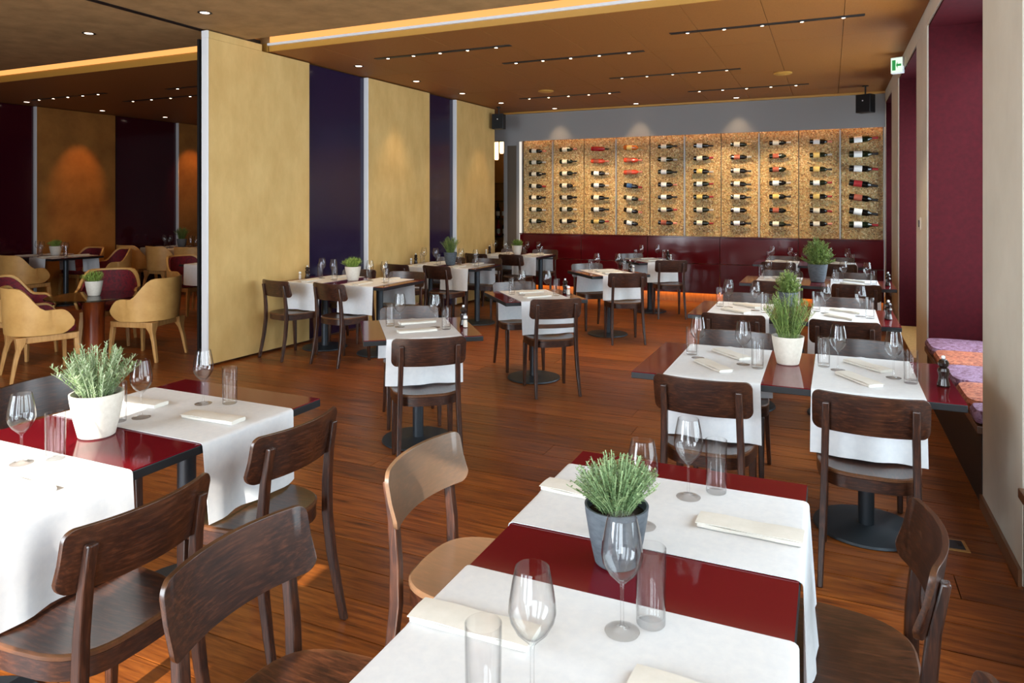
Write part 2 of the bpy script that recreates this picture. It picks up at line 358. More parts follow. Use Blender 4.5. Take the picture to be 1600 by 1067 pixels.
# ---- golden sliding partition
K = 0.045; PA = -math.atan(K)
def partition(name, x0, y0, spans, zs, mg, mp, ends):
    o = struct(name, mesh('core', MB().box(-0.13, -0.1, spans[0][0], spans[-1][1], 0.02, 3.16), M['black']), (x0, y0, 0), (0, 0, PA))
    for a, b, kind in spans:
        top = zs(a, b)
        if kind == 'g':
            obj('gold_panel', mesh('gold_panel', MB().box(-0.062, 0.0, a + 0.022, b, 0.025, top), mg, bevel=0.002), o)
            obj('edge_profile', mesh('edge_profile', MB().box(-0.07, 0.006, a, a + 0.02, 0.02, top), M['alu'], bevel=0.002), o)
        else:
            obj('dark_panel', mesh('dark_panel', MB().box(-0.098, -0.05, a + 0.004, b - 0.004, 0.025, top), mp, bevel=0.002), o)
    return o
# near panel is tall where it stands under the raised front ceiling
prt = partition('wall_partition', -5.44, 5.0, [(-0.06, 1.33, 'g'), (1.33, 2.36, 'p'), (2.36, 3.78, 'g'), (3.78, 4.5, 'p'), (4.5, 5.76, 'g')],
                lambda a, b: 3.165, M['gold'], M['purple'], None)
obj('gold_panel', mesh('gold_panel', MB().box(-0.062, 0.0, -0.038, 0.63, 3.166, 3.235), M['gold']), prt)
obj('edge_profile', mesh('edge_profile', MB().box(-0.07, 0.006, -0.06, -0.04, 3.166, 3.235), M['alu']), prt)
wall_l = partition('wall_left', -11.95, 7.0, [(-3.6, -1.9, 'g'), (-1.9, 0.34, 'p'), (0.34, 1.72, 'g'), (1.72, 3.02, 'p'), (3.02, 4.6, 'g')],
                   lambda a, b: 3.17, M['gold_dim'], M['wine_red'], None)
struct('wall_left_outer', mesh('wall_left_outer', MB().box(XL, XL + 0.15, -1.7, 13.6, 0, 3.5), M['grey']))
# ---- unseen front wall behind the viewer, its gaps shaped for the sun patches
mb = MB(); open_x = [(-2.62, -1.6), (-0.91, -0.6)]
xs = [XL] + [q for g in open_x for q in g] + [WX + 0.75]
for i in range(0, len(xs), 2): mb.box(xs[i], xs[i+1], -1.75, -1.6, 0, 3.5)
for a, b, zt in ((-2.62, -2.02, 2.95), (-2.02, -1.6, 2.7), (-0.91, -0.6, 2.95)): mb.box(a, b, -1.75, -1.6, zt, 3.5)
struct('wall_front', mesh('wall_front', mb, M['cream']))
for i, (a, b) in enumerate([(-5.3, -2.75), (-1.55, -0.95), (-0.55, 0.6)]):      # unseen blinds, added as backing for the fill lamps
    w = struct('window_%d' % (6 + i), mesh('window_blind', MB().box(a, b, -1.599, -1.585, 0.28, 2.62), M['cloth']))
    obj('blind_roller', mesh('blind_roller', MB().box(a, b, -1.599, -1.53, 2.625, 2.7), M['alu'], bevel=0.01), w)

# ---- ceilings
ceil_u = struct('ceiling_raised', mesh('ceiling_raised', MB().box(XL, -5.58, -1.7, SOF - 0.27, UP, UP + 0.05).box(-5.5, WX + 0.05, -1.7, SOF - 0.27, UP, UP + 0.05), M['ceil_up']))
ct = MB(); ct.box(-5.58, -5.5, -1.7, SOF - 0.02, UP - 0.002, UP + 0.05); obj('partition_track', mesh('partition_track', ct, M['black']), ceil_u)
cl = struct('ceiling', mesh('ceiling_slab', MB().box(XL, WX + 0.05, SOF + 0.02, BACK + 0.2, CEIL + 0.03, CEIL + 0.3).box(XL, WX + 0.75, -1.7, 13.6, CEIL + 0.32, CEIL + 0.4), M['ceil_up']))
nx = 10; px0 = -5.4; pwid = (WX - px0) / nx
rows = [SOF + 0.02, 7.42, 9.12, 10.82, BACK]
for j in range(4):
    for i in range(nx):
        obj('ceiling_panel', mesh('ceiling_panel', MB().box(px0 + i*pwid + 0.002, px0 + (i+1)*pwid - 0.002, rows[j] + 0.002, rows[j+1] - 0.002, CEIL, CEIL + 0.028), M['ceiling'], bevel=0.002), cl)
obj('ceiling_panel', mesh('lounge_ceiling', MB().box(XL, px0 - 0.002, SOF + 0.022, BACK, CEIL, CEIL + 0.028), M['ceiling']), cl)
tr = struct('trim_1', mesh('fascia', MB().box(-5.4, WX, SOF, SOF + 0.018, CEIL - 0.002, CEIL + 0.085), M['fascia'], bevel=0.002))
obj('metal_channel', mesh('metal_channel', MB().box(-5.4, WX, SOF - 0.03, SOF - 0.002, CEIL + 0.055, CEIL + 0.08), M['alu'], bevel=0.002), tr)
obj('cove_light', mesh('cove_light', MB().box(-5.38, WX, SOF - 0.012, SOF - 0.003, CEIL + 0.087, CEIL + 0.26), M['led_cove']), tr)
tr2 = struct('trim_2', mesh('fascia_lounge', MB().box(XL, -5.42, SOF, SOF + 0.018, CEIL - 0.002, CEIL + 0.085), M['fascia'], bevel=0.002))
obj('cove_light', mesh('cove_light', MB().box(XL, -5.6, SOF - 0.012, SOF - 0.003, CEIL + 0.087, CEIL + 0.26), M['led_cove']), tr2)
struct('trim_3', mesh('cornice', MB().box(-5.3, WX, BACK - 0.06, BACK - 0.002, CEIL - 0.03, CEIL - 0.001), M['fascia'], bevel=0.003))

# ================================================================ CEILING FITTINGS
def slot(label, xa, xb, y, spots, bulb='bulb', rz=0.0, energy=0, col=(1, 0.72, 0.42), aim=(0, 0, -1), spread=70):
    L = xb - xa; t = thing('light_slot', label, 'ceiling light', ((xa + xb)/2, y, CEIL), rz, 'recessed light slots')
    obj('housing', mesh('housing', MB().box(-L/2, L/2, -0.034, 0.034, -0.006, -0.0005), M['black'], bevel=0.002), t)
    for i in range(spots):
        x = -L/2 + L*(i + 0.5)/spots
        sp = obj('spot_head', cached('spot_head', lambda: mesh('spot_head', MB().lathe([(0.021, -0.013), (0.021, -0.005)], 16), M['steel'])), t, (x, 0, 0))
        obj('lens', cached('lens' + bulb, lambda: mesh('lens', MB().lathe([(0.014, -0.0145), (0.016, -0.0132)], 14), M[bulb])), sp)
    if energy:
        for q in (-0.3, 0.3):
            lamp('slot_spot', 'SPOT', ((xa + xb)/2 + q*L, y, CEIL - 0.03), energy, col, aim=((xa + xb)/2 + q*L + aim[0], y + aim[1], CEIL - 0.03 + aim[2]), spot_size=R(spread), spot_blend=0.6, shadow_soft_size=0.03)
k = 1.019
slot('dark light slot nearest the golden partition', -4.6, -2.95, 6.5, 5, energy=58)
slot('dark light slot in the ceiling above the middle row', -3.42, -1.78, 7.32, 5, energy=58)
slot('dark light slot halfway to the wine wall', -2.58, -0.97, 8.76, 5, 'bulb_dim', energy=58)
slot('dark light slot before the wine wall, partition end', -4.34, -2.76, 9.9, 5, energy=130, aim=(0, 1.15, -1.5), spread=62)
slot('dark light slot nearest the window beam', -1.38, 0.27, 6.68, 5, 'bulb_dim', energy=58)
slot('dark light slot before the wine wall, window end', -1.86, -0.26, 10.26, 5, energy=130, aim=(0, 1.0, -1.5), spread=62)
slot('light slot in the dim lounge, closest to its far wall', -11.3, -9.6, 6.9, 5)
slot('light slot in the dim lounge, in the middle of its ceiling', -10.15, -8.5, 7.6, 4)
slot('light slot in the dim lounge, closest to the partition', -8.5, -7.2, 7.02, 3)
def downlight(label, x, y, z, energy=0, col=(1, 0.7, 0.4), aim=None, spread=60):
    t = thing('downlight', label, 'ceiling light', (x, y, z), 0, 'round downlights')
    obj('trim_ring', cached('trim_ring', lambda: mesh('trim_ring', MB().lathe([(0.06, -0.004), (0.06, -0.0005), (0.038, -0.0005), (0.042, -0.004), (0.06, -0.004)], 24, cap=False), M['black'])), t)
    obj('lens', cached('dl_lens', lambda: mesh('lens', MB().lathe([(0.038, -0.003), (0.04, -0.0008)], 20), M['bulb_dim'])), t)
    if energy: lamp('downlight_beam', 'SPOT', (x, y, z - 0.03), energy, col, aim=aim or (x, y, 0), spot_size=R(spread), spot_blend=0.7, shadow_soft_size=0.04)
for i, (x, y) in enumerate([(-5.02, 6.76), (-4.96, 7.92), (-4.9, 9.08), (-4.8, 10.2)]):
    downlight(['first', 'second', 'third', 'fourth'][i] + ' round downlight along the golden partition', x, y, CEIL, 30, aim=(x - 0.12, y, 0))
downlight('round downlight in the raised ceiling near the black track', -5.0, 4.52, UP)
downlight('round downlight in the raised ceiling of the lounge', -6.65, 4.6, UP)
for i, (x, y) in enumerate([(-11.6, 7.0), (-11.5, 8.2), (-11.3, 9.3)]):
    downlight(['first', 'second', 'third'][i] + ' round downlight washing the lounge wall', x, y, CEIL)
for y in (8.05, 10.3): lamp('wall_wash', 'SPOT', (-11.15, y, CEIL - 0.05), 36, (1, 0.42, 0.12), aim=(-11.88, y, 2.0), spot_size=R(46), spot_blend=0.8, shadow_soft_size=0.03)
for i, (x, y) in enumerate([(-8.6, 5.3), (-7.5, 8.3), (-10.2, 8.3)]): lamp('lounge_glow', 'SPOT', (x, y, CEIL - 0.05), 55, (1, 0.55, 0.22), aim=(x, y, 0), spot_size=R(100), spot_blend=0.8, shadow_soft_size=0.1)
for i, x in enumerate((-4.25, -2.85, -1.3)):
    downlight(['small wall washer over the wine wall, partition end', 'small wall washer over the middle of the wine wall', 'small wall washer over the wine wall, window end'][i], x, BACK - 0.24, CEIL, 13, aim=(x, BACK - 0.02, 1.6), spread=74)
for i, (x, y) in enumerate([(-3.7, 9.36), (-0.53, 9.26)]):
    o = obj('smoke_detector', mesh('smoke_detector', MB().lathe([(0.11, -0.001), (0.11, -0.012), (0.09, -0.02), (0.03, -0.022)], 28), M['fascia']), None, (x, y, CEIL))
    tag(o, ['flat ochre ceiling disc near the partition speaker', 'flat ochre ceiling disc towards the window wall'][i], 'smoke detector', 'ceiling discs')
for i, (x, y, rz) in enumerate([(-5.04, 10.62, R(8)), (0.44, 10.75, R(-28))]):
    t = thing('loudspeaker', ['black box loudspeaker hung at the partition end of wine wall', 'black box loudspeaker hung beside the window wall'][i], 'speaker', (x, y, CEIL), rz)
    obj('bracket', mesh('bracket', MB().lathe([(0.04, -0.001), (0.04, -0.01), (0.011, -0.012), (0.011, -0.12)], 12), M['black']), t)
    obj('cabinet', mesh('cabinet', MB().box(-0.1, 0.1, -0.075, 0.075, -0.37, -0.121), M['black'], bevel=0.008), t)
    obj('grille', mesh('grille', MB().box(-0.09, 0.09, -0.08, -0.075, -0.36, -0.13), Mat('speaker_cloth', (24, 24, 25), 0.9).m, bevel=0.003), t)
    obj('badge', mesh('badge', MB().lathe([(0.01, 0), (0.01, 0.003)], 12), M['alu']), t, (0, -0.08, -0.21), (R(90), 0, 0))
t = thing('exit_sign', 'lit green and white exit sign on the window beam', 'exit sign', (WX - 0.02, 8.55, 3.05), R(-20))
obj('casing', mesh('casing', MB().box(-0.105, 0.015, -0.03, 0.03, -0.085, 0.085), M['alu'], bevel=0.004), t)
obj('face', mesh('face', MB().box(-0.098, 0.009, -0.034, -0.03, -0.077, 0.077), emit('exit_white', (225, 255, 225), 1.0)), t)
mb = MB(); mb.box(-0.088, -0.054, -0.036, -0.034, -0.055, 0.055).box(-0.035, 0.0, -0.036, -0.034, -0.012, 0.012)
mb.add([(-0.035, -0.036, -0.035), (-0.035, -0.036, 0.035), (-0.05, -0.036, 0), (-0.035, -0.034, -0.035), (-0.035, -0.034, 0.035), (-0.05, -0.034, 0)], [(0, 1, 2), (5, 4, 3), (0, 3, 4, 1), (1, 4, 5, 2), (2, 5, 3, 0)])
obj('pictogram', mesh('pictogram', mb, emit('exit_green', (30, 150, 70), 0.8)), t)

# ================================================================ FURNITURE KINDS
def seat_outline(sc=1.0, n=36, a=0.205, b=0.2, dz=0.0):
    pts = []
    for j in range(n):
        t = 2*math.pi*j/n; c, s = math.cos(t), math.sin(t)
        x = math.copysign(abs(c)**0.62, c); y_ = math.copysign(abs(s)**0.62, s)
        pts.append((sc*a*x*(1 + 0.1*y_), sc*b*y_))
    return pts
def chair_meshes():
    d = {}
    rings = [[(x, y, z) for x, y in seat_outline(s)] for s, z in ((0.97, 0.444), (1.0, 0.448), (1.0, 0.458), (0.97, 0.4625), (0.85, 0.46), (0.6, 0.4545), (0.3, 0.452), (0.05, 0.4515))]
    d['seat'] = mesh('seat', MB().loft(rings), M['wood_y'])
    o_, i_ = seat_outline(0.985), seat_outline(0.9)
    rings = [[(x, y, 0.395) for x, y in o_], [(x, y, 0.445) for x, y in o_], [(x, y, 0.445) for x, y in i_], [(x, y, 0.395) for x, y in i_], [(x, y, 0.395) for x, y in o_]]
    d['rim'] = mesh('rim', MB().loft(rings, cap=False), M['wood_rim'])
    def rect(x, y, z, hx, hy): return [(x-hx, y-hy, z), (x+hx, y-hy, z), (x+hx, y+hy, z), (x-hx, y+hy, z)]
    for s in (-1, 1):
        d['front%d' % s] = mesh('leg', MB().loft([rect(s*0.178, 0.172, 0.0, 0.0125, 0.0125), rect(s*0.176, 0.166, 0.2, 0.016, 0.016), rect(s*0.174, 0.158, 0.4, 0.0185, 0.0185)]), M['wood_z'], bevel=0.006)
        P = [(0.0, -0.262, 0.185, 0.0115, 0.014), (0.12, -0.235, 0.181, 0.0125, 0.0155), (0.25, -0.21, 0.176, 0.014, 0.017), (0.40, -0.194, 0.171, 0.0145, 0.018), (0.52, -0.196, 0.168, 0.0145, 0.0165), (0.64, -0.207, 0.165, 0.015, 0.014), (0.755, -0.229, 0.164, 0.0145, 0.011)]
        d['rear%d' % s] = mesh('leg', MB().loft([rect(s*x, y, z, hx, hy) for z, y, x, hx, hy in P]), M['wood_z'], bevel=0.005)
    cols = []
    qs = [-1, -0.995, -0.98, -0.955, -0.92, -0.885, -0.86] + [-0.8 + 1.6*i/16 for i in range(17)] + [0.86, 0.885, 0.92, 0.955, 0.98, 0.995, 1]
    for q in qs:
        s = q*0.218; e = max(0.0, abs(s) - 0.188)/0.03
        dl = 0.032*(1 - math.sqrt(max(0.0, 1 - min(1, e)**2)))
        yb = -0.224 + 0.05*q*q; zb, zt = 0.632 + dl, 0.798 - dl
        yt = yb - 0.03; th = 0.014
        cols.append([(s, yb, zb), (s, (yb + yt)/2 - 0.003, (zb + zt)/2), (s, yt, zt), (s, yt + th, zt), (s, (yb + yt)/2 + th - 0.003, (zb + zt)/2), (s, yb + th, zb)])
    d['backrest'] = mesh('backrest', MB().loft(cols), M['wood_x'], bevel=0.004)
    d['rail'] = mesh('rail', MB().loft([[(s*0.16, -0.2 - 0.015*(1 - s*s), 0.555), (s*0.16, -0.2 - 0.015*(1 - s*s), 0.59), (s*0.16, -0.188 - 0.015*(1 - s*s), 0.59), (s*0.16, -0.188 - 0.015*(1 - s*s), 0.555)] for s in (-1, -0.5, 0, 0.5, 1)]), M['wood_x'], bevel=0.003)
    return d
CH = chair_meshes()
WORN_SUNLIT = {}
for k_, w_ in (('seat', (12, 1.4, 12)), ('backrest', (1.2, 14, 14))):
    WORN_SUNLIT[k_] = CH[k_].copy(); WORN_SUNLIT[k_].materials[0] = chair_wood('worn_wood_' + k_, w_, 1.0, 0.3)  # sunlight on the worn wood painted in as a paler colour
def chair(x, y, face, label, group, rail=False, toned=False):
    """face: compass angle in degrees, 0 = +y, 90 = -x"""
    t = thing('dining_chair', label, 'chair', (x, y, 0), R(face), group)
    for nm, ky in (('seat', 'seat'), ('seat_rim', 'rim'), ('leg', 'front-1'), ('leg', 'front1'), ('leg', 'rear-1'), ('leg', 'rear1'), ('backrest', 'backrest')): obj(nm, WORN_SUNLIT[ky] if toned and ky in WORN_SUNLIT else CH[ky], t)
    if rail: obj('back_rail', CH['rail'], t)
    return t

# ---- tan armchair
def armchair_meshes():
    d = {}
    def path(off):
        pts = []; a, b, yc = 0.29 - off, 0.25 - off, -0.03
        for i in range(9): pts.append((a, 0.2 - (0.2 - yc)*i/9))
        for i in range(23):
            t = math.pi*i/22; pts.append((a*math.cos(t), yc - b*math.sin(t)))
        for i in range(9): pts.append((-a, yc + (0.2 - yc)*(i + 1)/9))
        return pts
    def top(y):
        t = min(1, max(0, (-0.02 - y)/0.2)); z = 0.625 + 0.2*(t*t*(3 - 2*t))
        if y > 0.08: z -= 0.11*((y - 0.08)/0.12)**2.4
        return z
    def bot(y): return 0.4 if y < 0.08 else 0.4 + 0.07*((y - 0.08)/0.12)**2.2
    o_, i_ = path(0.0), path(0.028)
    def fl(p, k): return (p[0]*(1 + k), p[1]*(1 + k) if p[1] < 0 else p[1])
    def shell(oo, ii, dz, z0):
        rings = []
        for (po, pi_) in zip(oo, ii):
            zt, zb = top(po[1]) - dz, bot(po[1]) + z0; zm = (zt + zb)/2; g = 0.09 if po[1] < 0 else 0.05
            q = [fl(po, 0), fl(po, g*0.7), fl(po, g), fl(pi_, g), fl(pi_, g*0.7), fl(pi_, 0)]; zz = [zb, zm, zt, zt, zm, zb]
            rings.append([(a[0], a[1], z) for a, z in zip(q, zz)])
        return MB().loft(rings)
    d['shell'] = mesh('shell', shell(o_, i_, 0, 0), M['tan'], bevel=0.006)
    d['lining'] = mesh('lining', shell(path(0.03), path(0.05), 0.02, 0.04), M['brocade_red'], bevel=0.004)
    d['cushion'] = cushion(0.47, 0.46, 0.09, M['brocade_red'])
    d['frame'] = mesh('frame', MB().box(-0.24, 0.24, -0.2, 0.24, 0.335, 0.395), M['pale_wood'], bevel=0.01)
    for sx in (-1, 1):
        for sy in (-1, 1):
            f, top_w = (0.232 if sy > 0 else -0.2), (0.026 if sy > 0 else 0.05)
            def rect(x, y, z, h): return [(x-h, y-h*0.8, z), (x+h, y-h*0.8, z), (x+h, y+h*0.8, z), (x-h, y+h*0.8, z)]
            dy = 0.015 if sy > 0 else -0.07
            d['leg%d%d' % (sx, sy)] = mesh('leg', MB().loft([rect(sx*0.235, f + dy, 0, 0.016), rect(sx*0.225, f + dy*0.5, 0.2, 0.021), rect(sx*0.218, f + dy*0.2, 0.28, 0.024), rect(sx*0.212, f, 0.34, top_w*0.85), rect(sx*0.208, f, 0.395, top_w)]), M['pale_wood'], bevel=0.005)
    return d
AC = armchair_meshes()
def armchair(x, y, face, label, group='tan tub chairs in the lounge'):
    t = thing('tub_armchair', label, 'armchair', (x, y, 0), R(face), group)
    obj('shell', AC['shell'], t); obj('lining', AC['lining'], t); obj('seat_cushion', AC['cushion'], t, (0, 0.02, 0.395)); obj('seat_frame', AC['frame'], t)
    for sx in (-1, 1):
        for sy in (-1, 1): obj('leg', AC['leg%d%d' % (sx, sy)], t)
    return t

# ---- tableware
def wine_glass_mesh():
    prof = [(0.0005, 0.0), (0.033, 0.0), (0.034, 0.0018), (0.02, 0.004), (0.006, 0.008), (0.0036, 0.016), (0.0034, 0.075), (0.0045, 0.092), (0.012, 0.1), (0.027, 0.115), (0.0375, 0.134), (0.0405, 0.148), (0.039, 0.168), (0.0345, 0.195), (0.029, 0.222),
            (0.0278, 0.222), (0.0333, 0.195), (0.0378, 0.168), (0.0393, 0.148), (0.0362, 0.1345), (0.0255, 0.1165), (0.011, 0.103), (0.0005, 0.1)]
    return mesh('wine_glass', MB().lathe(prof, 28), M['glass'], smooth=60)
def tumbler_mesh():
    prof = [(0.0005, 0.0), (0.027, 0.0), (0.0285, 0.002), (0.0305, 0.15), (0.0288, 0.15), (0.0268, 0.016), (0.0005, 0.014)]
    return mesh('tumbler', MB().lathe(prof, 28), M['glass'], smooth=50)
WG, TB = wine_glass_mesh(), tumbler_mesh()
def napkin_mesh():
    mb = MB(); rings = []
    for i in range(7):
        x = -0.125 + 0.25*i/6; w = 0.037 + 0.0015*math.sin(i*1.7); h = 0.012 + 0.0015*math.sin(i*1.1 + 1)
        ring = []
        for j in range(14):
            a = 2*math.pi*j/14; c, s = math.cos(a), math.sin(a)
            ring.append((x, w*math.copysign(abs(c)**0.3, c), h*0.5 + h*0.5*math.copysign(abs(s)**0.4, s)))
        rings.append(ring)
    mb.loft(rings)
    return mesh('napkin', mb, M['napkin'])
def napkin_flap_mesh():
    rows = []
    for z in (0.0, 0.0022):
        pass
    mb = MB()
    top = [[(-0.127 + 0.256*i/8, -0.034 + 0.072*j/5, 0.0145 + 0.002*math.sin(j/5*math.pi) + 0.0012*math.sin(i*1.3)) for j in range(6)] for i in range(9)]
    low = [[(x, y, z - 0.002) for x, y, z in r] for r in top]
    mb.loft([a + b[::-1] for a, b in zip(top, low)])
    return mesh('fold', mb, M['napkin'])
NK, NF = napkin_mesh(), napkin_flap_mesh()
def mill_meshes():
    return (mesh('body', MB().lathe([(0.025, 0), (0.027, 0.006), (0.021, 0.03), (0.019, 0.045), (0.025, 0.07), (0.022, 0.082), (0.014, 0.088)], 20), Mat('dark_walnut', (38, 24, 20), 0.25, coat=0.4).m),
            mesh('head', MB().lathe([(0.014, 0.088), (0.021, 0.094), (0.023, 0.107), (0.016, 0.12), (0.006, 0.124)], 20), Mat('dark_walnut_head', (30, 20, 18), 0.25, coat=0.4).m),
            mesh('knob', MB().lathe([(0.006, 0.124), (0.009, 0.129), (0.008, 0.137), (0.002, 0.14)], 12), M['alu']))
MILL = mill_meshes()
def mill(x, y, z, label):
    t = thing('pepper_mill', label, 'pepper mill', (x, y, z), 0, 'pepper mills')
    for nm, m_ in zip(('body', 'head', 'knob'), MILL): obj(nm, m_, t)
SH = (mesh('shaker', MB().lathe([(0.017, 0), (0.018, 0.004), (0.015, 0.055), (0.012, 0.06)], 16), M['glass']), mesh('salt', MB().lathe([(0.0145, 0.003), (0.013, 0.05)], 12), M['ceramic']), mesh('cap', MB().lathe([(0.0135, 0.06), (0.0145, 0.063), (0.013, 0.078), (0.004, 0.081)], 16), M['alu']))
def shaker(x, y, z, label):
    t = thing('salt_shaker', label, 'salt shaker', (x, y, z), 0, 'salt shakers')
    obj('jar', SH[0], t); obj('salt', SH[1], t); obj('cap', SH[2], t)

# ---- plants
def plant_mesh(kind, rng, rx, h, stems, leaves, ll, lw):
    mb = MB()
    for s in range(stems):
        a = rng.uniform(0, 2*math.pi); r0 = 0.6*rx*0.75*math.sqrt(rng.random()); rt = min(1, r0/(rx*0.45)*rng.uniform(0.8, 1.25))
        bx, by = r0*0.8*math.cos(a), r0*0.8*math.sin(a)
        tx, ty = rx*rt*math.cos(a + rng.uniform(-.3, .3)), rx*rt*math.sin(a + rng.uniform(-.3, .3))
        if kind == 'ball': hh = h*math.sqrt(max(0.05, 1 - (rt*0.97)**2))*rng.uniform(0.75, 1.03)
        elif kind == 'wide': hh = h*(1 - 0.22*rt**2)*rng.uniform(0.7, 1.0)
        else: hh = h*(1 - 0.38*rt**2)*rng.uniform(0.72, 1.05)
        pts = [(bx + (tx - bx)*q**1.4, by + (ty - by)*q**1.4, hh*q) for q in (0, 0.35, 0.7, 1.0)]
        w = 0.0011
        mb.loft([[(p[0]-w, p[1]-w, p[2]), (p[0]+w, p[1]-w, p[2]), (p[0], p[1]+w, p[2])] for p in pts], cap=False)
        for l in range(leaves):
            q = 0.12 + 0.88*l/leaves; i = min(2, int(q/0.34)); p0, p1 = Vector(pts[i]), Vector(pts[i+1]); c = p0.lerp(p1, min(1, (q - (0, .35, .7)[i])/(.35, .35, .3)[i]))
            b = rng.uniform(0, 2*math.pi); el = 1.2 if kind == 'grass' else rng.uniform(-0.1, 0.8) if kind == 'thyme' else rng.uniform(0.25, 1.0)
            dr = Vector((math.cos(b)*math.cos(el), math.sin(b)*math.cos(el), math.sin(el)))
            sd = dr.cross(Vector((0, 0, 1))).normalized()*lw*0.5; L = ll*rng.uniform(0.7, 1.2)
            mb.add([c, c + dr*L*0.5 + sd, c + dr*L, c + dr*L*0.5 - sd], [(0, 1, 2, 3)])
    return mb
def foliage(kind):
    rng = random.Random({'thyme': 1, 'lavender': 2, 'rosemary': 3, 'bush': 4, 'grass': 5, 'tuft': 6}[kind])
    spec = {'thyme': ('thyme', 0.105, 0.135, 230, 24, 0.009, 0.0055, 'thyme'), 'lavender': ('x', 0.135, 0.2, 130, 30, 0.021, 0.005, 'lavender'), 'rosemary': ('wide', 0.125, 0.25, 80, 42, 0.026, 0.0042, 'rosemary'),
            'bush': ('ball', 0.15, 0.27, 130, 34, 0.026, 0.01, 'rosemary'), 'grass': ('grass', 0.115, 0.125, 120, 4, 0.045, 0.006, 'grassy'), 'tuft': ('ball', 0.12, 0.15, 110, 24, 0.022, 0.007, 'grassy')}[kind]
    return mesh('foliage', plant_mesh(spec[0], rng, *spec[1:7]), M[spec[7]], fix=False, smooth=0)
def pot_meshes(mat, r, h):
    return (mesh('pot', MB().lathe([(r*0.62, 0), (r*0.68, 0.004), (r*0.84, h*0.42), (r*0.97, h*0.85), (r, h), (r*0.93, h), (r*0.9, h*0.86), (r*0.6, 0.02)], 36), M[mat]),
            mesh('soil', MB().lathe([(r*0.86, h*0.84), (r*0.89, h*0.86), (r*0.3, h*0.9)], 20), M['soil']))
def potted(x, y, z, kind, mat, label, r=0.075, h=0.14, rz=0.0, s=1.0, cat='plant'):
    t = thing('potted_herb', label, cat, (x, y, z), rz, 'potted table herbs')
    pm_ = cached(('pot', mat, r, h), lambda: pot_meshes(mat, r, h))
    p = obj('pot', pm_[0], t); obj('soil', pm_[1], p)
    obj('foliage', cached(('fol', kind), lambda: foliage(kind)), t, (0, 0, h*0.86), scale=(s, s, s))
    return t

# ---- tables
TOP = 0.745
def runner_mesh(w, W_, hang, seed):
    rng = random.Random(seed); ph = rng.uniform(0, 6); path = []
    e = W_/2 + 0.004; r = 0.012; z = TOP + 0.0035
    for i in range(8): path.append((-e - r*0.3, z - r - hang + hang*i/8, 1 - i/8))
    for a in (0, 30, 60, 90): path.append((-e + r - r*1.3*math.cos(R(a)) , z - r + r*math.sin(R(a)), 0))
    for i in range(1, 12): path.append((-e + r + (2*e - 2*r)*i/12, z, 0))
    for a in (90, 60, 30, 0): path.append((e - r + r*1.3*math.cos(R(a)), z - r + r*math.sin(R(a)), 0))
    for i in range(1, 9): path.append((e + r*0.3, z - r - hang*i/8, i/8))
    rows = []; nx = 16
    for (y, zz, hf) in path:
        top, low = [], []
        for j in range(nx + 1):
            q = -1 + 2*j/nx; sgn = math.copysign(1, y)
            dy = sgn*hf*(0.016 + 0.011*math.sin(q*4.2 + ph + sgn) + 0.006*math.sin(q*9 + ph*2)) ; x = q*w/2*(1 + 0.02*hf*math.sin(ph + sgn*2)) + hf*0.006*math.sin(ph)
            cz = 0.0032*math.exp(-(q*w/2/0.006)**2) if hf == 0 else 0
            top.append((x, y + dy, zz + cz))
            if hf > 0 or abs(y) > e - r + 0.0005: low.append((x, y + dy - sgn*0.0018, zz - (0.0018 if hf == 0 else 0)))
            else: low.append((x, y, zz - 0.0018))
        rows.append(top + low[::-1])
    return mesh('table_runner', MB().loft(rows), M['cloth'], smooth=50)
def table_meshes(L, W_):
    c = 0.012
    return (mesh('tabletop', MB().box(-L/2 + 0.002, L/2 - 0.002, -W_/2 + 0.002, W_/2 - 0.002, TOP - 0.004, TOP), M['lacquer']),
            mesh('edge_band', MB().box(-L/2, L/2, -W_/2, W_/2, TOP - 0.034, TOP - 0.0042), M['edge'], bevel=0.002))
COL = mesh('column', MB().lathe([(0.036, 0.02), (0.036, 0.7)], 24).box(-0.2, 0.2, -0.03, 0.03, 0.695, 0.711), M['steel'])
PLATE = mesh('base_plate', MB().lathe([(0.235, 0), (0.24, 0.004), (0.235, 0.014), (0.06, 0.022), (0.04, 0.026)], 40), M['steel'])
SEED = [11]
